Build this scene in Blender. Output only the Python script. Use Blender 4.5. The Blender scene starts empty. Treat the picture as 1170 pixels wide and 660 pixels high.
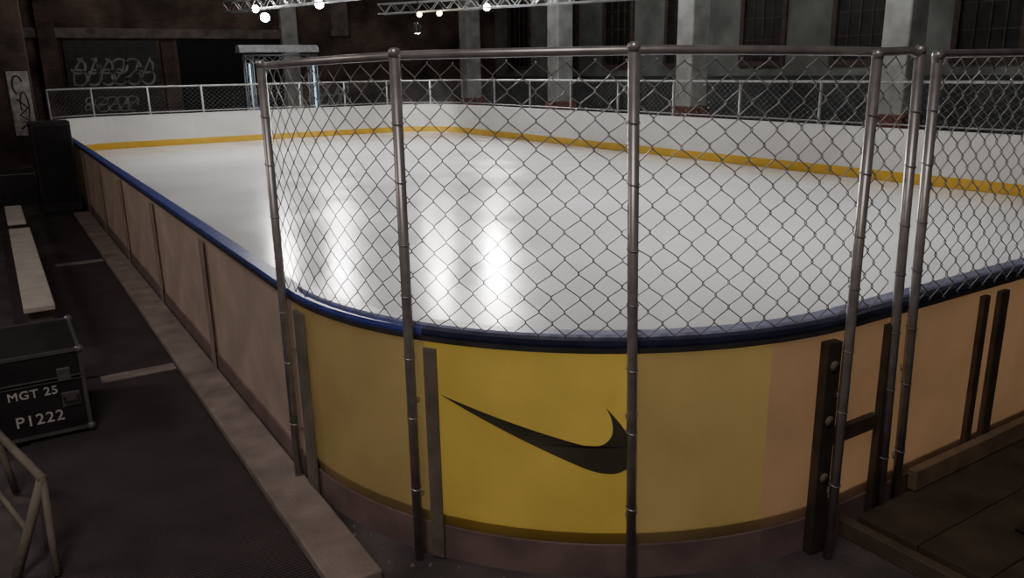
import bpy, math, random
from mathutils import Vector, Matrix
random.seed(4)
C=bpy.context.scene.collection
# ------------------------------------------------------------------ materials
def nt(name):
    m=bpy.data.materials.new(name); m.use_nodes=True
    t=m.node_tree; b=t.nodes['Principled BSDF']; return m,t,b
def mat(name,col,rough=.6,metal=0,scale=6,var=.25,bump=0,bscale=40,spec=.5):
    m,t,b=nt(name)
    co=t.nodes.new('ShaderNodeTexCoord')
    n=t.nodes.new('ShaderNodeTexNoise'); n.inputs['Scale'].default_value=scale; n.inputs['Detail'].default_value=6
    t.links.new(co.outputs['Object'],n.inputs['Vector'])
    r=t.nodes.new('ShaderNodeValToRGB')
    r.color_ramp.elements[0].position=.3; r.color_ramp.elements[1].position=.7
    r.color_ramp.elements[0].color=(*[c*(1-var) for c in col],1)
    r.color_ramp.elements[1].color=(*[min(1,c*(1+var)) for c in col],1)
    t.links.new(n.outputs['Fac'],r.inputs['Fac']); t.links.new(r.outputs['Color'],b.inputs['Base Color'])
    b.inputs['Roughness'].default_value=rough; b.inputs['Metallic'].default_value=metal
    b.inputs['Specular IOR Level'].default_value=spec
    if bump:
        n2=t.nodes.new('ShaderNodeTexNoise'); n2.inputs['Scale'].default_value=bscale; n2.inputs['Detail'].default_value=4
        t.links.new(co.outputs['Object'],n2.inputs['Vector'])
        bp=t.nodes.new('ShaderNodeBump'); bp.inputs['Strength'].default_value=bump; bp.inputs['Distance'].default_value=.02
        t.links.new(n2.outputs['Fac'],bp.inputs['Height']); t.links.new(bp.outputs['Normal'],b.inputs['Normal'])
    return m
def emis(name,col,s):
    m,t,b=nt(name); b.inputs['Emission Color'].default_value=(*col,1); b.inputs['Emission Strength'].default_value=s
    b.inputs['Base Color'].default_value=(*col,1); return m
def sheet(name,diff,trans,mix,scale=2.5):
    m=bpy.data.materials.new(name); m.use_nodes=True; t=m.node_tree; t.nodes.clear()
    o=t.nodes.new('ShaderNodeOutputMaterial'); co=t.nodes.new('ShaderNodeTexCoord')
    n=t.nodes.new('ShaderNodeTexNoise'); n.inputs['Scale'].default_value=scale; n.inputs['Detail'].default_value=5
    t.links.new(co.outputs['Object'],n.inputs['Vector'])
    def ramp(c,v):
        r=t.nodes.new('ShaderNodeValToRGB'); r.color_ramp.elements[0].position=.25; r.color_ramp.elements[1].position=.75
        r.color_ramp.elements[0].color=(*[x*(1-v) for x in c],1); r.color_ramp.elements[1].color=(*c,1)
        t.links.new(n.outputs['Fac'],r.inputs['Fac']); return r
    d=t.nodes.new('ShaderNodeBsdfDiffuse'); tr=t.nodes.new('ShaderNodeBsdfTranslucent')
    t.links.new(ramp(diff,.3).outputs['Color'],d.inputs['Color']); t.links.new(ramp(trans,.2).outputs['Color'],tr.inputs['Color'])
    mx=t.nodes.new('ShaderNodeMixShader'); mx.inputs[0].default_value=mix
    t.links.new(d.outputs[0],mx.inputs[1]); t.links.new(tr.outputs[0],mx.inputs[2])
    g=t.nodes.new('ShaderNodeBsdfGlossy'); g.inputs['Roughness'].default_value=.35; g.inputs['Color'].default_value=(.8,.8,.8,1)
    m2=t.nodes.new('ShaderNodeMixShader'); m2.inputs[0].default_value=.04
    t.links.new(mx.outputs[0],m2.inputs[1]); t.links.new(g.outputs[0],m2.inputs[2]); t.links.new(m2.outputs[0],o.inputs['Surface'])
    return m
def brick(name,c1,c2,mortar,scale=1.0,axis='XZ'):
    m,t,b=nt(name)
    co=t.nodes.new('ShaderNodeTexCoord'); sp=t.nodes.new('ShaderNodeSeparateXYZ'); cb=t.nodes.new('ShaderNodeCombineXYZ')
    t.links.new(co.outputs['Object'],sp.inputs[0])
    t.links.new(sp.outputs[axis[0]],cb.inputs[0]); t.links.new(sp.outputs[axis[1]],cb.inputs[1])
    br=t.nodes.new('ShaderNodeTexBrick'); br.inputs['Scale'].default_value=scale
    br.inputs['Brick Width'].default_value=.24; br.inputs['Row Height'].default_value=.08; br.inputs['Mortar Size'].default_value=.008
    br.inputs['Color1'].default_value=(*c1,1); br.inputs['Color2'].default_value=(*c2,1); br.inputs['Mortar'].default_value=(*mortar,1)
    t.links.new(cb.outputs[0],br.inputs['Vector'])
    n=t.nodes.new('ShaderNodeTexNoise'); n.inputs['Scale'].default_value=.7; n.inputs['Detail'].default_value=8
    t.links.new(co.outputs['Object'],n.inputs['Vector'])
    r=t.nodes.new('ShaderNodeValToRGB'); r.color_ramp.elements[0].position=.35; r.color_ramp.elements[1].position=.65
    r.color_ramp.elements[0].color=(.35,.35,.35,1); r.color_ramp.elements[1].color=(1.5,1.4,1.3,1)
    t.links.new(n.outputs['Fac'],r.inputs['Fac'])
    mx=t.nodes.new('ShaderNodeMix'); mx.data_type='RGBA'; mx.blend_type='MULTIPLY'; mx.inputs[0].default_value=1
    t.links.new(br.outputs['Color'],mx.inputs[6]); t.links.new(r.outputs['Color'],mx.inputs[7]); t.links.new(mx.outputs[2],b.inputs['Base Color'])
    b.inputs['Roughness'].default_value=.9
    return m
def ribbed(name,col,axis='Y',scale=16,strength=.8):
    m,t,b=nt(name)
    co=t.nodes.new('ShaderNodeTexCoord')
    w=t.nodes.new('ShaderNodeTexWave'); w.bands_direction=axis; w.inputs['Scale'].default_value=scale; w.inputs['Distortion'].default_value=.3
    t.links.new(co.outputs['Object'],w.inputs['Vector'])
    r=t.nodes.new('ShaderNodeValToRGB'); r.color_ramp.elements[0].color=(*[c*.35 for c in col],1); r.color_ramp.elements[1].color=(*col,1)
    t.links.new(w.outputs['Fac'],r.inputs['Fac'])
    n=t.nodes.new('ShaderNodeTexNoise'); n.inputs['Scale'].default_value=3; n.inputs['Detail'].default_value=8
    t.links.new(co.outputs['Object'],n.inputs['Vector'])
    mx=t.nodes.new('ShaderNodeMix'); mx.data_type='RGBA'; mx.blend_type='MULTIPLY'; mx.inputs[0].default_value=.7
    t.links.new(r.outputs['Color'],mx.inputs[6]); t.links.new(n.outputs['Fac'],mx.inputs[7]); t.links.new(mx.outputs[2],b.inputs['Base Color'])
    bp=t.nodes.new('ShaderNodeBump'); bp.inputs['Strength'].default_value=strength; bp.inputs['Distance'].default_value=.01
    t.links.new(w.outputs['Fac'],bp.inputs['Height']); t.links.new(bp.outputs['Normal'],b.inputs['Normal'])
    b.inputs['Roughness'].default_value=.7
    return m
M={}
M['ice']=mat('ice_surface',(.78,.79,.83),.2,0,.5,.05,.05,1.2)
_t=M['ice'].node_tree; _b=_t.nodes['Principled BSDF']
_n=_t.nodes.new('ShaderNodeTexNoise'); _n.inputs['Scale'].default_value=.9; _n.inputs['Detail'].default_value=7
_c=_t.nodes.new('ShaderNodeTexCoord'); _t.links.new(_c.outputs['Object'],_n.inputs['Vector'])
_m=_t.nodes.new('ShaderNodeMapRange'); _m.inputs[1].default_value=.3; _m.inputs[2].default_value=.7; _m.inputs[3].default_value=.13; _m.inputs[4].default_value=.23
_t.links.new(_n.outputs['Fac'],_m.inputs[0]); _t.links.new(_m.outputs[0],_b.inputs['Roughness'])
M['white']=mat('white_plastic_board',(.84,.84,.82),.45,0,1.5,.05)
M['yellow']=mat('yellow_kickplate',(.78,.48,.05),.4,0,3,.08)
M['blue']=mat('blue_plastic_cap',(.075,.105,.46),.35,0,8,.25)
M['darkcap']=mat('dark_navy_cap',(.03,.036,.085),.3,0,8,.3)
M['gleam']=mat('pale_blue_painted_gleam',(.50,.54,.80),.3,0,9,.2)  # pale colour painting the gleam of light on the cap's inner side
M['rim']=mat('dark_rim',(.06,.06,.065),.5,0,6,.3)
M['tan']=sheet('tan_panel_back',(.80,.67,.58),(.5,.32,.16),.03)
M['amber']=sheet('amber_panel',(.46,.36,.20),(.70,.50,.19),.46)
M['yel']=sheet('yellow_translucent_panel',(.48,.38,.13),(.92,.65,.13),.60)
M['amber2']=sheet('amber_panel_dim',(.46,.36,.20),(.72,.51,.18),.48)
M['orange']=sheet('orange_panel',(.50,.35,.24),(.82,.50,.26),.38)
M['kick']=mat('purple_grey_kick_strip',(.25,.18,.18),.6,0,4,.3)
M['upright']=mat('weathered_grey_upright',(.24,.215,.18),.7,0,5,.25,.2)
M['joint']=mat('board_joint_strip',(.42,.35,.31),.7,0,5,.25)
M['darksteel']=mat('dark_steel_bracket',(.08,.07,.06),.5,.3,8,.3)
M['logo']=mat('dark_logo_film',(.085,.078,.055),.7,0,4,.2)
M['galv']=mat('galvanised_tube',(.48,.47,.48),.36,.6,12,.2)
M['wire']=mat('galvanised_wire',(.42,.42,.44),.4,.7,20,.2)
M['farwire']=mat('pale_wire',(.45,.45,.45),.5,.4,20,.2)
M['paintrail']=mat('grey_painted_rail',(.46,.47,.47),.5,.2,6,.2)
M['floor']=mat('dark_concrete',(.10,.088,.095),.75,0,2.5,.5,.4,30)
M['mat']=ribbed('ribbed_black_rubber',(.18,.15,.165),'Y',14)
M['mat2']=ribbed('ribbed_black_rubber_deck',(.09,.075,.07),'X',14)
M['curb']=mat('dusty_grey_plank',(.36,.305,.285),.8,0,4,.3,.3)
M['strip']=mat('pale_floor_strip',(.32,.28,.27),.8,0,5,.3)
M['bench']=mat('white_painted_plank',(.72,.67,.62),.6,0,5,.15)
M['black']=mat('black_laminate',(.03,.03,.033),.4,0,6,.3)
M['blackm']=mat('black_matte',(.018,.018,.02),.8,0,6,.3)
M['alu']=mat('aluminium_edge',(.28,.28,.29),.4,.7,9,.2)
M['paint']=mat('chalk_white_paint',(.70,.68,.67),.8,0,30,.25)
M['tagp']=mat('grey_spray_paint',(.42,.41,.41),.8,0,3,.5)
M['wood']=mat('brown_deck_timber',(.08,.063,.047),.75,0,4,.4,.4,25)
M['wood2']=mat('dark_brown_timber',(.085,.062,.045),.7,0,5,.4,.3,25)
M['sill']=mat('pale_sill_timber',(.26,.195,.135),.7,0,5,.3,.2)
M['joist']=mat('dim_timber_joist',(.13,.105,.08),.7,0,5,.3,.2)
M['column']=mat('peeling_white_column',(.62,.63,.61),.8,0,2,.3,.3,10)
M['patch']=mat('grimy_white_patch',(.50,.49,.47),.8,0,6,.5,.3,10)
M['colbase']=mat('red_column_base',(.28,.09,.07),.8,0,3,.4)
M['brickY']=brick('old_brick_end',(.20,.13,.11),(.13,.10,.09),(.15,.14,.13))
M['brickX']=brick('old_brick_side',(.20,.085,.06),(.13,.06,.05),(.12,.11,.1),axis='YZ')
M['plaster']=mat('grey_green_plaster',(.29,.30,.285),.85,0,.9,.35,.2,8)
M['dado']=mat('dark_dado_paint',(.09,.095,.10),.8,0,1,.4)
M['pane']=mat('dirty_dark_glass',(.03,.03,.03),.4,0,2,.5)
M['frame']=mat('rust_frame',(.13,.09,.08),.8,0,4,.4)
M['shutter']=ribbed('roller_shutter',(.20,.19,.19),'Z',5,.6)
M['lint']=mat('pale_lintel',(.25,.21,.19),.8,0,3,.4)
M['ceil']=mat('dark_ceiling',(.04,.04,.04),.9)
M['truss']=mat('aluminium_truss',(.60,.62,.65),.35,.6,9,.15)
M['lens']=emis('lit_lens',(1,.97,.9),60)
M['lensw']=emis('lit_warm_lens',(1,.75,.4),25)
M['tube']=emis('cool_light_strip',(.55,.8,1),1.6)
M['archw']=mat('white_arch_cover',(.7,.75,.78),.5)
# ------------------------------------------------------------------ mesh helpers
def mk(name,V,F,m,center=True,smooth=False):
    V=[Vector(v) for v in V]
    loc=Vector((0,0,0))
    if center:
        lo=Vector([min(v[i] for v in V) for i in range(3)]); hi=Vector([max(v[i] for v in V) for i in range(3)])
        loc=(lo+hi)/2; V=[v-loc for v in V]
    me=bpy.data.meshes.new(name); me.from_pydata([tuple(v) for v in V],[],F); me.validate(); me.update()
    if m: me.materials.append(m)
    if smooth:
        for p in me.polygons: p.use_smooth=True
    o=bpy.data.objects.new(name,me); o.location=loc; C.objects.link(o); return o
def bev(o,w,seg=2):
    md=o.modifiers.new('b','BEVEL'); md.width=w; md.segments=seg; md.limit_method='ANGLE'; return o
def boxg(c,s,rz=0):
    x,y,z=[v/2 for v in s]; P=[(-x,-y,-z),(x,-y,-z),(x,y,-z),(-x,y,-z),(-x,-y,z),(x,-y,z),(x,y,z),(-x,y,z)]
    R=Matrix.Rotation(rz,3,'Z'); P=[R@Vector(p)+Vector(c) for p in P]
    return P,[(0,3,2,1),(4,5,6,7),(0,1,5,4),(1,2,6,5),(2,3,7,6),(3,0,4,7)]
def box(name,c,s,m,rz=0,b=.004):
    o=mk(name,*boxg(c,s,rz),m); 
    if b: bev(o,b)
    return o
def join(parts):
    V=[];F=[]
    for v,f in parts:
        k=len(V); V+=list(v); F+=[tuple(i+k for i in q) for q in f]
    return V,F
def tubeg(path,r,n=10,closed=False):
    path=[Vector(p) for p in path]; V=[];F=[]
    N=len(path); up=None
    for i,p in enumerate(path):
        a=path[i-1] if (i>0 or closed) else p; b=path[(i+1)%N] if (i<N-1 or closed) else p
        t=(b-a).normalized()
        if up is None:
            up=Vector((0,0,1)) if abs(t.z)<.9 else Vector((1,0,0))
        u=(up-t*up.dot(t))
        if u.length<1e-4: u=t.orthogonal()
        u.normalize(); up=u; w=t.cross(u)
        rr=r[i] if isinstance(r,(list,tuple)) else r
        for k in range(n):
            an=2*math.pi*k/n; V.append(p+u*math.cos(an)*rr+w*math.sin(an)*rr)
    for i in range(N if closed else N-1):
        j=(i+1)%N
        for k in range(n):
            l=(k+1)%n; F.append((i*n+k,i*n+l,j*n+l,j*n+k))
    if not closed: F.append(tuple(range(n))[::-1]); F.append(tuple((N-1)*n+k for k in range(n)))
    return V,F
def tube(name,path,r,m,n=12,closed=False): return mk(name,*tubeg(path,r,n,closed),m,smooth=n>6)
def sweep(path,prof):
    V=[];F=[];n=len(prof)
    for x,y,nx,ny in path:
        for o,z in prof: V.append((x+nx*o,y+ny*o,z))
    for i in range(len(path)-1):
        for k in range(n):
            l=(k+1)%n; F.append((i*n+k,i*n+l,(i+1)*n+l,(i+1)*n+k))
    F.append(tuple(range(n))[::-1]); F.append(tuple((len(path)-1)*n+k for k in range(n)))
    return V,F
def rect(o0,o1,z0,z1): return [(o0,z0),(o1,z0),(o1,z1),(o0,z1)]
def ribbon(path,off,z0,z1):
    V=[];F=[]
    for x,y,nx,ny in path: V+=[(x+nx*off,y+ny*off,z0),(x+nx*off,y+ny*off,z1)]
    for i in range(len(path)-1): F.append((2*i,2*i+2,2*i+3,2*i+1))
    return V,F
def root(name,loc,label,cat,group=None,kids=()):
    e=bpy.data.objects.new(name,None); e.empty_display_size=.1; e.location=loc; C.objects.link(e)
    e['label']=label; e['category']=cat
    if group: e['group']=group
    for k in kids: adopt(e,k)
    return e
def adopt(e,k):
    k.parent=e; k.matrix_parent_inverse=Matrix.Translation(-Vector(e.location))
def tag(o,label,cat,group=None,kind=None):
    o['label']=label; o['category']=cat
    if group: o['group']=group
    if kind: o['kind']=kind
    return o
def struct(o): o['kind']='structure'; return o
# ------------------------------------------------------------------ room
struct(box('floor',(7.5,15,-.05),(29,42,.1),M['floor'],b=0))
struct(box('ceiling',(7.5,15,9.05),(29,42,.1),M['ceil'],b=0))
struct(box('wall_left',(-7.1,15,4.5),(.2,42,9),M['brickX'],b=0))
struct(box('wall_right',(22.1,15,4.5),(.2,42,9),M['plaster'],b=0))
struct(box('wall_back',(7.5,36.1,4.5),(29,.2,9),M['brickY'],b=0))
struct(box('wall_front',(7.5,-6.1,4.5),(29,.2,9),M['brickY'],b=0))
struct(box('trim_1',(21.97,15,1.0),(.06,42,2.0),M['dado'],b=0))
k=1
for yc in (8,11.65,15.4,19.0,22.7,26.4,30.0,33.7):
    w=1.9; z0,z1=2.3,7.4
    fr=join([boxg((21.96,yc-w/2+.08,(z0+z1)/2),(.12,.16,z1-z0)),boxg((21.96,yc+w/2-.08,(z0+z1)/2),(.12,.16,z1-z0)),
      boxg((21.96,yc,z0+.08),(.14,w-.32,.16)),boxg((21.96,yc,z1-.08),(.12,w-.32,.16))]
      +[boxg((21.97,yc-w/2+.16+(w-.32)*i/4,(z0+z1)/2),(.05,.04,z1-z0-.32)) for i in (1,2,3)]
      +[boxg((21.97,yc,z0+.16+(z1-z0-.32)*i/7),(.04,w-.32,.03)) for i in range(1,7)])
    o=mk('window_%d'%k,*fr,M['frame']); struct(o)
    p=box('pane',(21.985,yc,(z0+z1)/2),(.02,w-.3,z1-z0-.3),M['pane'],b=0); p.parent=o; p.matrix_parent_inverse=Matrix.Translation(-o.location)
    k+=1
for i,yc in enumerate((5.0,12.1,19.2,26.3,33.3)):
    a=bev(mk('shaft',*boxg((19,yc,5.05),(.72,.72,7.9)),M['column']),.05,3)
    b=bev(mk('base',*boxg((19,yc,.55),(.9,.9,1.1)),M['colbase']),.03)
    c=bev(mk('capital',*boxg((19,yc,8.8),(1.1,1.1,.4)),M['column']),.03)
    root('column',(19,yc,0),'peeling white painted hall column with red lower base','column','hall columns',[a,b,c])
sh=box('shutter',(4.45,35.93,1.85),(3.3,.08,3.7),M['shutter'],b=0)
struct(sh); sh.name='door_1'
d2=box('door_2',(9.0,35.95,1.87),(4.2,.06,3.74),M['blackm'],b=0); struct(d2)
struct(box('trim_2',(6.5,35.9,3.95),(10.6,.2,.38),M['lint'],b=.02))
struct(box('trim_3',(6.5,35.9,1.9),(.5,.22,3.5),M['brickY'],b=.02))
struct(box('trim_4',(11.5,35.85,3.2),(.7,.3,6.4),M['column'],b=.02))
struct(box('trim_5',(13.8,35.9,5.0),(.8,.3,2.2),M['lint'],b=.02))
struct(box('trim_6',(2.3,35.85,3.2),(.6,.3,6.4),M['brickY'],b=.02))
def flatstroke(pts,w,Y):
    V=[];F=[]
    P=[Vector(p) for p in pts]
    for i,p in enumerate(P):
        t=(P[min(i+1,len(P)-1)]-P[max(i-1,0)]).normalized(); n=Vector((-t.y,t.x))
        for sgn in (1,-1):
            q=p+n*w/2*sgn; V.append((q.x,Y,q.y))
    for i in range(len(P)-1): F.append((2*i,2*i+2,2*i+3,2*i+1))
    return V,F
def arcp(cx,cy,rx,ry,a0,a1,n=10): return [(cx+rx*math.cos(math.radians(a0+(a1-a0)*i/n)),cy+ry*math.sin(math.radians(a0+(a1-a0)*i/n))) for i in range(n+1)]
def graff(x0,z0,w,h,Y,seed,n=6,name='graffiti_tag'):
    rr=random.Random(seed); L=[]
    for i in range(n):
        cx=(i+.5)/n; 
        a0=rr.uniform(0,360); sw=rr.choice((-1,1))*rr.uniform(200,320)
        for (cy,ry) in ((.7,.26),(.3,.28)):
            L.append(flatstroke([(x0+a*w,z0+b*h) for a,b in arcp(cx+rr.uniform(-.02,.02),cy,.55/n,ry,a0,a0+sw)],h*.08,Y))
            a0+=140; sw=-sw
        q=[(cx-.4/n,rr.uniform(0,.3)),(cx+rr.uniform(-.3,.3)/n,.55),(cx+.45/n,rr.uniform(.8,1.05))]
        L.append(flatstroke([(x0+a*w,z0+b*h) for a,b in q],h*.06,Y-.002))
    o=mk(name,*join(L),M['tagp']); tag(o,'pale illegible spray painted graffiti scrawl on the wall','graffiti','wall graffiti'); return o
graff(2.95,2.0,2.9,1.05,35.885,3)
graff(3.3,1.0,1.9,.6,35.885,8,5)
graff(12.2,.9,1.9,1.0,35.995,5,4)
p1=mk('shaft',*boxg((.1,22,4.5),(1.7,1.0,9)),M['brickY']); bev(p1,.02)
p2=box('painted_patch',(.69,21.47,1.8),(.42,.06,1.4),M['patch'],b=.005)
root('brick_pier',(0.1,22,0),'old brick pier with a grimy white painted patch','pier',None,[p1,p2])
gg=mk('graffiti_tag',*join([flatstroke(arcp(.66,2.2,.10,.20,20,250),.04,21.435),flatstroke([(.6,1.9),(.8,1.7),(.62,1.55),(.82,1.4),(.6,1.25)],.04,21.435),flatstroke(arcp(.74,1.75,.08,.3,-60,200),.03,21.433)]),M['black'])
tag(gg,'black spray painted squiggle on the white pier patch','graffiti','wall graffiti')
# ------------------------------------------------------------------ rink geometry
X0,Y0,X1,Y1,R=1.276,2.24,13.91,27.2,2.097
ZT=1.2; ZI=.235
def arc(cx,cy,r,a0,a1,n=14):
    return [(cx+r*math.cos(math.radians(a0+(a1-a0)*i/n)),cy+r*math.sin(math.radians(a0+(a1-a0)*i/n)),math.cos(math.radians(a0+(a1-a0)*i/n)),math.sin(math.radians(a0+(a1-a0)*i/n))) for i in range(n+1)]
cxn,cyn=X0+R,Y0+R
out=[]
for (cx,cy,a0,a1) in ((cxn,cyn,180,270),(X1-R,cyn,270,360),(X1-R,Y1-R,0,90),(cxn,Y1-R,90,180)):
    out+=[(x,y) for x,y,_,_ in arc(cx,cy,R-.03,a0,a1,16)]
n=len(out)
V=[(x,y,ZI) for x,y in out]+[(x,y,ZI-.05) for x,y in out]
F=[tuple(range(n)),tuple(range(2*n-1,n-1,-1))]+[(i,i+n,(i+1)%n+n,(i+1)%n) for i in range(n)]
ice=mk('ice_sheet',V,F,M['ice']); tag(ice,'smooth pale grey ice surface inside the rink boards','ice')
V=[(x*.97+.2,y*.97+.4,ZI-.05) for x,y in out]+[(x*.97+.2,y*.97+.4,0) for x,y in out]
bs=mk('ice_base',V,F,M['rim']); adopt(ice,bs)
def near_board(path,panel,capm,label,kick=True,uprights=(),edge=False):
    kids=[mk('panel',*ribbon(path,-.01,.0,1.17),panel)]
    kids.append(mk('cap_rail',*sweep(path,[(-.085,1.165),(.008,1.165),(.012,1.18),(.008,1.2),(-.08,1.2),(-.09,1.185)]),capm))
    kids.append(mk('rim_strip',*sweep(path,rect(-.005,.008,1.14,1.165)),M['rim']))
    if edge: kids.append(mk('painted_gleam_strip',*sweep(path,[(-.12,1.17),(-.088,1.17),(-.088,1.2),(-.043,1.2),(-.047,1.212),(-.115,1.212)]),M['gleam']))  # pale strip added to imitate the gleam along the cap
    if kick: kids.append(mk('kick_strip',*sweep(path,rect(-.008,.006,0,.175)),M['kick']))
    for (x,y,nx,ny,w,d,m) in uprights:
        rz=math.atan2(ny,nx)
        kids.append(box('upright',(x+nx*(d/2+.014),y+ny*(d/2+.014),.56),(d,w,1.11),m,rz))
    x,y,nx,ny=path[len(path)//2]
    return root('rink_board',(x,y,0),label,'rink board','rink boards',kids)
N=9; ys=[Y1-R-(Y1-R-cyn)*i/N for i in range(N+1)]
for i in range(N):
    near_board([(X0,ys[i],-1,0),(X0,ys[i+1],-1,0)],M['tan'],M['blue'],'tan-backed rink board with blue top cap along walkway',True,
        [(X0,ys[i]-.06,-1,0,.13,.008,M['joint'])])
def A(a): t=math.radians(a); return (cxn+R*math.cos(t),cyn+R*math.sin(t),math.cos(t),math.sin(t))
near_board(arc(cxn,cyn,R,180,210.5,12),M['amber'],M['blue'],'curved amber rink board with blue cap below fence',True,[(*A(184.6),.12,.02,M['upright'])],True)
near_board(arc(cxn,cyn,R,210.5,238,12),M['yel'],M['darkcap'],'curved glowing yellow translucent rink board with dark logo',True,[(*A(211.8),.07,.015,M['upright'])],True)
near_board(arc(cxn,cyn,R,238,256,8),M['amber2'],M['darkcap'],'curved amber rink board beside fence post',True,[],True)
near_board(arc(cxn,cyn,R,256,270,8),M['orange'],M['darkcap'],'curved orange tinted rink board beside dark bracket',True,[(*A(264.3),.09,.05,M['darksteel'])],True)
segs=[(cxn,3.8),(3.8,4.55),(4.55,6.9),(6.9,9.2),(9.2,X1-R)]
for i,(a,b) in enumerate(segs):
    up=[(a+.13,Y0,0,-1,.09,.03,M['wood2'])] if i>1 else ([(a+.25,Y0,0,-1,.08,.04,M['darksteel'])] if i==0 else [])
    if i: up.append((b-.06,Y0,0,-1,.06,.03,M['wood2']))
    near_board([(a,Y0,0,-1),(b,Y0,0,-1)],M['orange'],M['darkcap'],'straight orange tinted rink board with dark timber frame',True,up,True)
o=box('cross_rail',(3.37,Y0-.04,.62),(.36,.035,.08),M['wood2']); tag(o,'short dark timber cross rail bolted between board uprights','rail')
x,y,nx,ny=A(264.3)
for z in (1.0,.72,.42):
    o=tube('bolt_plate',[(x+nx*.064,y+ny*.064,z),(x+nx*.072,y+ny*.072,z)],.026,M['upright'],16); tag(o,'round grey metal bolt plate on dark bracket','bolt plate','bolt plates')
def bz(p0,p1,p2,p3,n=8):
    r=[]
    for i in range(1,n+1):
        t=i/n; r.append(tuple((1-t)**3*p0[k]+3*(1-t)**2*t*p1[k]+3*(1-t)*t*t*p2[k]+t**3*p3[k] for k in (0,1)))
    return r
P=[(24,7.8)]
def lin(q,n=24):
    p=P[-1]; P.extend([(p[0]+(q[0]-p[0])*i/n,p[1]+(q[1]-p[1])*i/n) for i in range(1,n+1)])
def rc(a,b,c,d,e,f):
    p=P[-1]; P.extend(bz(p,(p[0]+a,p[1]+b),(p[0]+c,p[1]+d),(p[0]+e,p[1]+f)))
lin((6.442,15.276)); rc(-1.456,.616,-2.679,.925,-3.668,.925); rc(-1.12,0,-1.933,-.392,-2.437,-1.177)
rc(-.317,-.504,-.41,-1.143,-.28,-1.918); rc(.13,-.775,.476,-1.6,1.036,-2.478); rc(.467,-.71,1.232,-1.643,2.297,-2.8)
rc(-.4,.6,-.65,1.2,-.784,1.848); rc(-.28,1.195,-.028,2.072,.756,2.632); rc(.373,.261,.886,.392,1.54,.392); rc(.522,0,1.11,-.084,1.764,-.252)
lin((24,7.8)); P.pop()
import mathutils.geometry as mg
import bmesh
tri=mg.tessellate_polygon([[Vector((a,b,0)) for a,b in P]])
V=[]
for a,b in P:
    th=math.radians(212.6+(24-a)*25.4/24); rr=R+.006
    V.append((cxn+rr*math.cos(th),cyn+rr*math.sin(th),.885-(b-7.8)*.0398))
lg=mk('swoosh_emblem',V,[tuple(t) for t in tri],M['logo'])
tag(lg,'dark curved check-mark emblem on yellow rink board','emblem')
def far_board(path,label):
    kids=[mk('panel',*sweep(path,rect(0,.03,.0,1.18)),M['white']),
          mk('kickplate',*sweep(path,rect(-.012,0,ZI,.42)),M['yellow']),
          mk('cap_rail',*sweep(path,rect(-.01,.05,1.18,1.2)),M['white'])]
    x,y,nx,ny=path[len(path)//2]
    root('rink_board',(x,y,0),label,'rink board','rink boards',kids)
lab='white rink board with yellow kickplate at ice level'
for i in range(9):
    a=cyn+(Y1-R-cyn)*i/9; b=cyn+(Y1-R-cyn)*(i+1)/9
    far_board([(X1,a,1,0),(X1,b,1,0)],lab)
for i in range(4):
    a=cxn+(X1-R-cxn)*i/4; b=cxn+(X1-R-cxn)*(i+1)/4
    far_board([(a,Y1,0,1),(b,Y1,0,1)],lab)
lab2='curved white corner rink board with yellow kickplate'
far_board(arc(X1-R,cyn,R,270,360),lab2); far_board(arc(X1-R,Y1-R,R,0,90),lab2); far_board(arc(cxn,Y1-R,R,90,180),lab2)
# ------------------------------------------------------------------ chain link
def along(path):
    P=[Vector((p[0],p[1])) for p in path]; N=[Vector((p[2],p[3])) for p in path]
    d=[0]
    for i in range(1,len(P)): d.append(d[-1]+(P[i]-P[i-1]).length)
    def f(s):
        s=max(0,min(s,d[-1]))
        for i in range(1,len(d)):
            if s<=d[i]+1e-9:
                t=(s-d[i-1])/max(1e-9,d[i]-d[i-1]); p=P[i-1].lerp(P[i],t); n=N[i-1].lerp(N[i],t).normalized(); return p,n
        return P[-1],N[-1]
    return f,d[-1]
def linkmesh(path,z0,z1,w,h,r,sides=4,off=0,jit=0,knuckle=True):
    f,L=along(path); parts=[]; ns=int(L/(w/2)); rr=random.Random(7)
    J={}
    def jj(i,k):
        if (i,k) not in J: J[(i,k)]=(rr.uniform(-jit,jit),rr.uniform(-jit,jit))
        return J[(i,k)]
    for i in range(ns+1):
        c=i*w/2; sg=1 if i%2 else -1; pts=[]
        nz=int((z1-z0)/(h/2))
        for k in range(nz+1):
            side=sg*(1 if k%2 else -1)
            node=i+(1 if side>0 else 0)
            dx,dz=jj(node,k)
            s=c+side*(w/4+.0025)
            o=off+(.003 if side>0 else -.003)
            z=z1-k*h/2+dz
            if knuckle:
                for q in (.03,-.03):
                    p,n=f(s+dx); pts.append((p.x+n.x*o,p.y+n.y*o,z+q*h))
            else:
                p,n=f(s+dx); pts.append((p.x+n.x*o,p.y+n.y*o,z))
        parts.append(tubeg(pts,r,sides))
    return join(parts)
RZ=2.425
posts=[((X0-.045,cyn+.02,0),(1.222,4.31,2.425)),
       ((A(209.6)[0]-.072*.87,A(209.6)[1]-.072*.494,0),(1.475,3.225,2.452)),
       ((A(237.9)[0]-.04*.53,A(237.9)[1]-.04*.85,0),(2.2,2.545,2.455)),
       ((3.175,2.135,0),(3.225,2.165,2.412)),
       ((3.645,Y0-.06,.13),(3.575,Y0-.05,2.43))]
ro=R+.03
fp=[(X0-.045,cyn+.02,-1,0)]+arc(cxn,cyn,ro,180,270,30)+[(3.60,Y0-.03,0,-1)]
rail=[]
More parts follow.
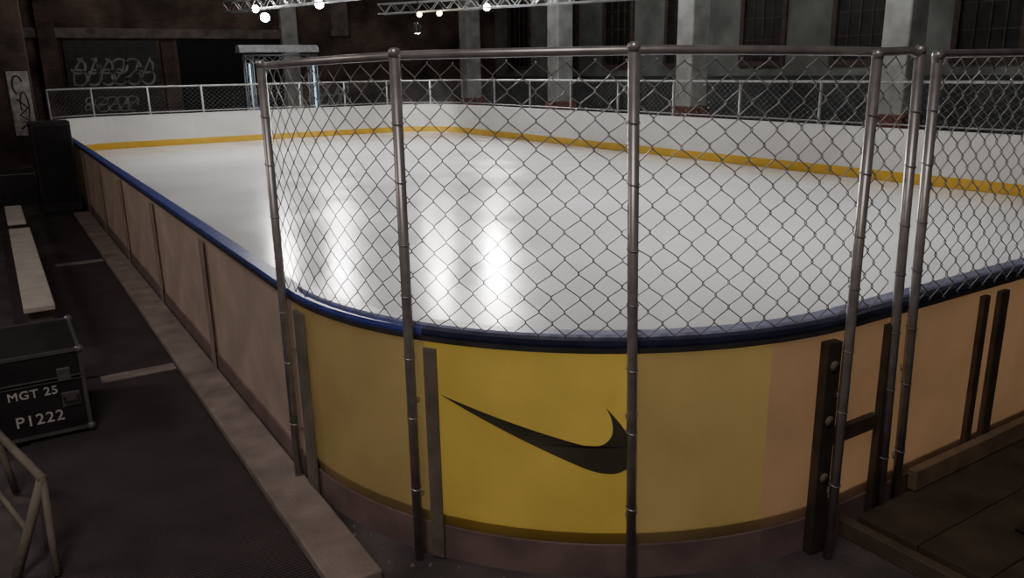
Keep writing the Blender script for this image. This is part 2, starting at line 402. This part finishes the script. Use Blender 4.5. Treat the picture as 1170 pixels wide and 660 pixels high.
for (x,y,nx,ny) in fp[:-1]:
    a=math.degrees(math.atan2(y-cyn,x-cxn))%360
    z=2.40 if a<180 else 2.40+.03*min(1,(a-180)/30) if a<240 else 2.43-.02*(a-240)/30
    k=.035*math.sin(math.radians(max(0,min(180,(a-195)*180/80))))
    rail.append((x-nx*k,y-ny*k,z))
rail+=[(3.52,Y0-.04,2.415),(3.565,Y0-.05,2.40),(3.585,Y0-.05,2.37)]
kids=[tube('top_rail',rail,.019,M['galv'])]
kids.append(mk('chain_link_mesh',*linkmesh(fp,1.17,2.395,.122,.118,.0028,5,-.02,.005),M['wire'],smooth=True))
def mkposts(lst,kids):
    for (a,b) in lst:
        a=Vector(a);b=Vector(b)
        kids.append(tube('post',[a,b],.0235,M['galv'],16))
        kids.append(mk('post_cap',*tubeg([b-Vector((0,0,.03)),b,b+Vector((0,0,.008))],[.0255,.0255,.012],14),M['galv'],smooth=True))
        for z in (1.38,1.62,1.9,2.15,.78,.4,1.08):
            p=a.lerp(b,(z-a.z)/(b.z-a.z))
            ring=[(p.x+.026*math.cos(t),p.y+.026*math.sin(t),z+.006*math.sin(t)) for t in [i*math.pi/6 for i in range(12)]]
            kids.append(tube('tie_wire',ring,.0028,M['wire'],5,True))
        for z in (.35,.85):
            p=a.lerp(b,(z-a.z)/(b.z-a.z))
            kids.append(box('pipe_clamp',(p.x+.018,p.y+.022,z),(.05,.05,.025),M['galv'],.6,b=.006))
mkposts(posts,kids)
root('chain_link_fence',(1.6,3.2,0),'galvanised chain link fence curving around rink corner','fence','chain link fences',kids)
fp2=[(3.72,Y0-.05,0,-1),(6.4,Y0-.05,0,-1)]
kids=[tube('top_rail',[(3.69,Y0-.06,2.36),(3.70,Y0-.06,2.39),(3.73,Y0-.06,2.40),(6.4,Y0-.06,2.405)],.019,M['galv']),
 mk('chain_link_mesh',*linkmesh(fp2,1.17,2.385,.122,.118,.0028,5,.02,.005),M['wire'],smooth=True)]
mkposts([((3.785,Y0-.06,.13),(3.70,Y0-.06,2.405)),((5.2,Y0-.06,.13),(5.2,Y0-.06,2.41)),((6.4,Y0-.06,.13),(6.4,Y0-.06,2.41))],kids)
root('chain_link_fence',(5.1,2.18,0),'straight galvanised chain link fence above rink boards','fence','chain link fences',kids)
def farfence(path,label,step):
    f,L=along(path); kids=[]
    pts=[]
    m=int(L/.5)
    for i in range(m+1):
        p,n=f(L*i/m); pts.append((p.x,p.y,2.02))
    kids.append(tube('top_rail',pts,.026,M['paintrail'],8))
    kids.append(tube('bottom_rail',[(a,b,1.26) for a,b,_ in pts],.015,M['paintrail'],8))
    kids.append(mk('chain_link_mesh',*linkmesh(path,1.22,2.0,.16,.13,.0028,3,0,knuckle=False),M['farwire']))
    c=int(L/step)
    for i in range(c+1):
        p,n=f(L*i/c); kids.append(tube('post',[(p.x,p.y,0),(p.x,p.y,2.04)],.030,M['paintrail'],10))
    p,n=f(L/2); root('chain_link_fence',(p.x,p.y,0),label,'fence','chain link fences',kids)
farfence([(X1+.1,cyn,1,0),(X1+.1,Y1-R,1,0)],'low grey chain link fence behind white side boards',1.9)
farfence([(X1+.1,Y1-R,1,0)]+[(x+nx*.1,y+ny*.1,nx,ny) for x,y,nx,ny in arc(X1-R,Y1-R,R,0,90,8)]+[(cxn,Y1+.1,0,1)]+[(x+nx*.1,y+ny*.1,nx,ny) for x,y,nx,ny in arc(cxn,Y1-R,R,90,150,6)],'low grey chain link fence behind white end boards',1.5)
# ------------------------------------------------------------------ curb plank, mats, strips
o=box('curb_plank',(1.135,9.6,.03),(.25,12.8,.06),M['curb'],b=.01); tag(o,'long dusty grey plank on floor beside boards','plank')
for a,b in ((2.6,6.8),(7.02,11.62),(11.88,16)):
    o=box('rubber_mat',(.45,(a+b)/2,.008),(1.1,b-a,.016),M['mat'],b=.003); tag(o,'ribbed black rubber walkway mat','mat','walkway mats')
for y in (6.91,11.75):
    o=box('floor_strip',(.72,y,.006),(.56,.16,.012),M['strip'],b=.002); tag(o,'pale cross strip of floor between rubber mats','floor strip','floor strips')
for i in range(4):
    y=2.05-i*.33-.04
    o=box('deck_plank',(6.0,y,.1),(5.1,.325,.05),M['wood'],b=.004); tag(o,'dark weathered timber deck plank','plank','deck planks')
o=box('deck_joist',(3.42,1.5,.045),(.06,1.5,.09),M['joist'],b=.006); tag(o,'timber edge joist under wooden deck','joist')
o=box('deck_support',(6.1,1.5,.035),(5.0,1.3,.07),M['wood2'],b=0); tag(o,'dark timber framing beneath wooden deck','deck frame')
o=box('sill_beam',(5.0,2.165,.19),(2.2,.05,.12),M['sill'],b=.006); tag(o,'pale timber sill beam along board base','beam')
o=box('rubber_mat',(5.25,1.2,.135),(2.6,.9,.02),M['mat2'],b=.003); tag(o,'ribbed black rubber mat lying on timber deck','mat','walkway mats')
rr=random.Random(11)
for i in range(26):
    a=math.radians(rr.uniform(188,236)); d=R+rr.uniform(.04,.22); s=rr.uniform(.006,.014)
    x=cxn+d*math.cos(a); y=cyn+d*math.sin(a)
    if x<1.28: continue
    pts=[(x+s*rr.uniform(.6,1.2)*math.cos(t),y+s*rr.uniform(.6,1.2)*math.sin(t)) for t in [k*math.pi/3 for k in range(6)]]
    V=[(p,q,0) for p,q in pts]+[(x+(p-x)*.6,y+(q-y)*.6,s*.7) for p,q in pts]
    F=[(5,4,3,2,1,0),(6,7,8,9,10,11)]+[(k,(k+1)%6,(k+1)%6+6,k+6) for k in range(6)]
    o=mk('rubble_chip',V,F,M['upright']); tag(o,'small grey rubble chip on dark floor','rubble','floor rubble')
# ------------------------------------------------------------------ bench
def bench(y0,y1,x0,x1,label):
    kids=[box('seat',((x0+x1)/2,(y0+y1)/2,.43),(x1-x0,y1-y0,.05),M['bench'],b=.008)]
    for y in (y0+.15,(y0+y1)/2,y1-.15):
        kids.append(box('leg',((x0+x1)/2,y,.2105),(x1-x0-.05,.06,.388),M['upright']))
    kids.append(box('stretcher',((x0+x1)/2,(y0+y1)/2,.25),(.04,y1-y0-.4,.08),M['upright']))
    root('bench',((x0+x1)/2,(y0+y1)/2,0),label,'bench','walkway benches',kids)
bench(7.85,12.3,0,.24,'long narrow bench with white plank seat')
bench(12.9,14.6,.0,.22,'short narrow bench with white plank seat')
# ------------------------------------------------------------------ flight case
cx,cy=-.17,6.27; W,Dp,Hh=.88,.82,.6
kids=[box('body',(cx,cy,.245),(W,Dp,.36),M['black'],b=.006),box('lid',(cx,cy,.525),(W,Dp,.185),M['black'],b=.006)]
ed=[]
for z in (.06,.425,.435,.615):
    for sx in (-1,1): ed.append(boxg((cx+sx*W/2,cy,z),(.022,Dp+.02,.022)))
    for sy in (-1,1): ed.append(boxg((cx,cy+sy*Dp/2,z),(W+.02,.022,.022)))
for sx in (-1,1):
    for sy in (-1,1): ed.append(boxg((cx+sx*W/2,cy+sy*Dp/2,.34),(.024,.024,.56)))
kids.append(mk('edge_trim',*join(ed),M['alu']))
for sx in (-1,1):
    for sy in (-1,1):
        for z in (.06,.615):
            me=bpy.data.meshes.new('c'); bm=bmesh.new(); bmesh.ops.create_icosphere(bm,subdivisions=2,radius=.03); bm.to_mesh(me); bm.free()
            me.materials.append(M['alu']); c=bpy.data.objects.new('corner_ball',me); c.location=(cx+sx*W/2,cy+sy*Dp/2,z); C.objects.link(c); kids.append(c)
fy=cy-Dp/2
for x in (cx-.32,cx+.33):
    kids.append(box('latch',(x,fy-.01,.46),(.08,.02,.09),M['alu'],b=.004))
kids.append(box('handle_plate',(cx+.35,fy-.006,.28),(.11,.012,.1),M['alu'],b=.004))
kids.append(tube('handle',[(cx+.31,fy-.012,.3),(cx+.31,fy-.035,.27),(cx+.39,fy-.035,.27),(cx+.39,fy-.012,.3)],.007,M['blackm'],8))
for sx in (-1,1):
    for sy in (-1,1):
        kids.append(mk('caster',*tubeg([(cx+sx*.36-.015,cy+sy*.32,.041),(cx+sx*.36+.015,cy+sy*.32,.041)],.025,12),M['blackm']))
def text(body,size,loc,name='stencil_lettering'):
    cu=bpy.data.curves.new(name,'FONT'); cu.body=body; cu.size=size; cu.extrude=.0008; cu.space_character=1.1; cu.offset=.0012
    o=bpy.data.objects.new(name,cu); C.objects.link(o); bpy.context.view_layer.update()
    me=bpy.data.meshes.new_from_object(o.evaluated_get(bpy.context.evaluated_depsgraph_get()))
    bpy.data.objects.remove(o)
    R3=Matrix.Rotation(math.radians(90),4,'X'); me.transform(Matrix.Translation(loc)@R3)
    me.materials.clear(); me.materials.append(M['paint'])
    o=bpy.data.objects.new(name,me); C.objects.link(o); return o
kids.append(text('MGT 25',.08,(-.18,fy-.003,.335)))
kids.append(text('P1222',.105,(-.16,fy-.003,.145)))
root('flight_case',(cx,cy,0),'black road flight case with metal edges and stencilled lettering','flight case',None,kids)
q=[tube('rail',[(-.05,4.28,.46),(-.26,5.2,.44)],.022,M['upright'],12),tube('leg',[(-.05,4.3,.46),(-.23,4.2,.02)],.024,M['upright'],12),
   tube('leg',[(-.05,4.3,.45),(-.06,4.1,.02)],.018,M['upright'],12),tube('leg',[(-.25,5.15,.44),(-.42,5.1,.02)],.02,M['upright'],12),tube('leg',[(-.25,5.15,.44),(-.2,5.16,.02)],.02,M['upright'],12),tube('brace',[(-.15,4.25,.22),(-.34,5.12,.22)],.014,M['upright'],10)]
root('folding_barrier',(-.15,4.8,0),'grey tubular metal trestle stand on the floor','barrier',None,q)
kids=[box('cabinet',(.87,16.4,.85),(.62,.6,1.55),M['black'],b=.02),box('grille',(.87,16.09,.9),(.52,.02,1.3),M['blackm'],b=.004),
  box('plinth',(.87,16.4,.04),(.56,.54,.08),M['blackm'])]
root('speaker_cabinet',(.87,16.4,0),'tall black loudspeaker cabinet beside rink boards','speaker',None,kids)
kids=[box('body',(.28,18.2,.3),(.6,.6,.6),M['black']),box('lid',(.28,18.2,.65),(.6,.6,.1),M['black']),box('edge_trim',(.28,18.2,.6),(.62,.62,.02),M['alu'])]
root('flight_case',(.28,18.2,0),'small dark road case standing by the pier','flight case',None,kids)
# ------------------------------------------------------------------ trusses
def truss(a,b,w):
    a=Vector(a);b=Vector(b);t=(b-a).normalized(); up=Vector((0,0,1))
    if abs(t.z)>.9: up=Vector((0,1,0))
    s=t.cross(up).normalized(); up=s.cross(t)
    cs=[s*w/2+up*w/2,-s*w/2+up*w/2,-s*w/2-up*w/2,s*w/2-up*w/2]; kids=[]
    for c in cs: kids.append(tube('chord',[a+c,b+c],.025,M['truss'],8))
    Ln=(b-a).length; m=max(2,int(Ln/w)); L=[]
    for k in range(4):
        c,d=cs[k],cs[(k+1)%4]
        for i in range(m):
            p=a+t*Ln*i/m; q=a+t*Ln*(i+1)/m
            L.append(tubeg([p+c,q+d] if i%2 else [p+d,q+c],.012,5))
    kids.append(mk('lacing',*join(L),M['truss']))
    return kids
k1=truss((12.2,27.6,4.45),(17.6,17.6,4.45),.32)
root('lighting_truss',(14.9,22.6,4.45),'silver aluminium box truss carrying stage lamps','truss','lighting trusses',k1)
k1=truss((7.3,29,4.5),(9.9,20.5,4.5),.32)
root('lighting_truss',(8.6,24.7,4.5),'silver aluminium box truss carrying stage lamps','truss','lighting trusses',k1)
for tr in ((12.9,26.3),(16.5,19.6),(7.9,27),(9.5,21.8)):
    o=tube('suspension_cable',[(tr[0],tr[1],4.6),(tr[0],tr[1],9)],.012,M['darksteel'],6); tag(o,'thin dark cable suspending lighting truss','cable','truss cables')
kids=[]
for x in (8.35,10.75): kids+=truss((x,31,0),(x,31,3.0),.28)
kids+=truss((8.2,31,2.86),(10.9,31,2.86),.28)
kids.append(mk('canopy',*sweep([(8.0,31,0,1),(10.95,31,0,1)],[(-.3,3.1),(.3,3.1),(.28,3.25),(.15,3.36),(-.15,3.36),(-.28,3.25)]),M['archw']))
for x in (8.35,10.75): kids.append(tube('light_strip',[(x,30.9,.2),(x,30.9,2.7)],.03,M['tube'],8))
root('entrance_arch',(9.55,31,0),'white truss arch with canopy and cool light strips','arch',None,kids)
# ------------------------------------------------------------------ stage lamps
def lamp(pos,target,lens,power,col=(1,.96,.9),size=70,r=.13,blend=.6,rod=9.0,soft=.12):
    e=bpy.data.objects.new('stage_lamp',None); C.objects.link(e)
    d=(Vector(target)-Vector(pos)).normalized(); qn=d.to_track_quat('-Z','Y')
    e.location=pos; e.rotation_euler=qn.to_euler()
    e['label']='black stage lamp with bright glowing lens hanging overhead'; e['category']='stage lamp'; e['group']='stage lamps'
    kids=[mk('housing',*tubeg([(0,0,.34),(0,0,.3),(0,0,.1),(0,0,0)],[r*.5,r*.75,r*.85,r*1.08],18),M['black'],center=False,smooth=True)]
    kids.append(mk('lens',*tubeg([(0,0,-.004),(0,0,-.012)],r,18),lens,center=False))
    kids.append(mk('yoke',*tubeg([(-r*1.2,0,.12),(-r*1.2,.18,.14),(0,.3,.14),(r*1.2,.18,.14),(r*1.2,0,.12)],.012,6),M['blackm'],center=False))
    W=Matrix.Translation(pos)@qn.to_matrix().to_4x4()
    top=W@Vector((0,.3,.14)); Wi=W.inverted()
    kids.append(mk('hanging_rod',*tubeg([Wi@top,Wi@Vector((top.x,top.y,rod))],.012,6),M['blackm'],center=False))
    for k in kids: k.parent=e
    ld=bpy.data.lights.new('lamp_beam','SPOT'); ld.energy=power; ld.color=col; ld.spot_size=math.radians(size); ld.spot_blend=blend; ld.shadow_soft_size=soft
    lo=bpy.data.objects.new('lamp_beam',ld); lo.parent=e; lo.location=(0,0,-.03); C.objects.link(lo)
lamp((7.35,25.0,3.95),(6,5,.3),M['lens'],500,size=60)
lamp((7.75,27.3,4.35),(6,5,.3),M['lens'],300,size=60,r=.11)
lamp((8.75,24.2,4.3),(5,5,.3),M['lens'],500,size=60)
lamp((12.9,26.0,4.2),(8,6,.3),M['lensw'],100,size=60,r=.09)
lamp((13.3,25.3,4.2),(8,6,.3),M['lensw'],100,size=60,r=.09)
lamp((14.2,23.7,4.3),(7,5,.3),M['lens'],200,size=60,r=.11)
lamp((16.9,28,6),(4,5,.4),M['lens'],5000,size=70,soft=.12)
lamp((11.1,30.4,6),(4,5,.4),M['lens'],3000,size=70,soft=.12)
lamp((13.6,26.6,6),(4,5,.4),M['lens'],900,size=70,soft=.12)
for y in (8,14,20,25):
    for x in (6.0,9.6):
        lamp((x,y,8.2),(x+.1*(7.8-x),y,.3),M['lens'],1300,size=76,soft=.3,blend=.8)
lamp((12.6,25.6,3.6),(13.5,26.8,.8),M['lens'],260,size=60,r=.09,soft=.05)
def area(loc,target,power,size,col):  # unseen area fills, added to brighten the hall walls and walkway
    l=bpy.data.lights.new('fill_light','AREA'); l.energy=power; l.size=size; l.color=col
    o=bpy.data.objects.new('fill_light',l); o.location=loc; o.rotation_euler=(Vector(target)-Vector(loc)).to_track_quat('-Z','Y').to_euler(); C.objects.link(o)
area((15,22,8.6),(22,22,3),130,3,(.97,1,.95))
area((15,12,8.6),(22,12,3),130,3,(.97,1,.95))
area((7,28,8.6),(7,36,2),90,3,(1,.92,.85))
area((-2,-1,8.0),(1,5,0),190,2.5,(1,.88,.80))
area((-5,8,6.0),(1.3,8,.5),70,2.0,(1,.88,.80))
w=bpy.data.worlds.new('w'); bpy.context.scene.world=w; w.use_nodes=True
w.node_tree.nodes['Background'].inputs[0].default_value=(.6,.7,1,1); w.node_tree.nodes['Background'].inputs[1].default_value=.01
# ------------------------------------------------------------------ camera
S=(.8427,-.1556,.5153);Lv=(-.5381,-.2135,.8154);Dn=(.0169,.9645,.2636)
r=Vector((S[0],Lv[0],-Dn[0])).normalized(); fw=Vector((S[2],Lv[2],-Dn[2])).normalized(); up=r.cross(fw).normalized(); r=fw.cross(up).normalized()
m=Matrix((( r.x,up.x,-fw.x,0),(r.y,up.y,-fw.y,0),(r.z,up.z,-fw.z,2.3667),(0,0,0,1)))
cd=bpy.data.cameras.new('camera'); co=bpy.data.objects.new('camera',cd); co.matrix_world=m; cd.sensor_width=36; cd.lens=920.3/1170*36; cd.clip_end=200; cd.clip_start=.05
C.objects.link(co); bpy.context.scene.camera=co
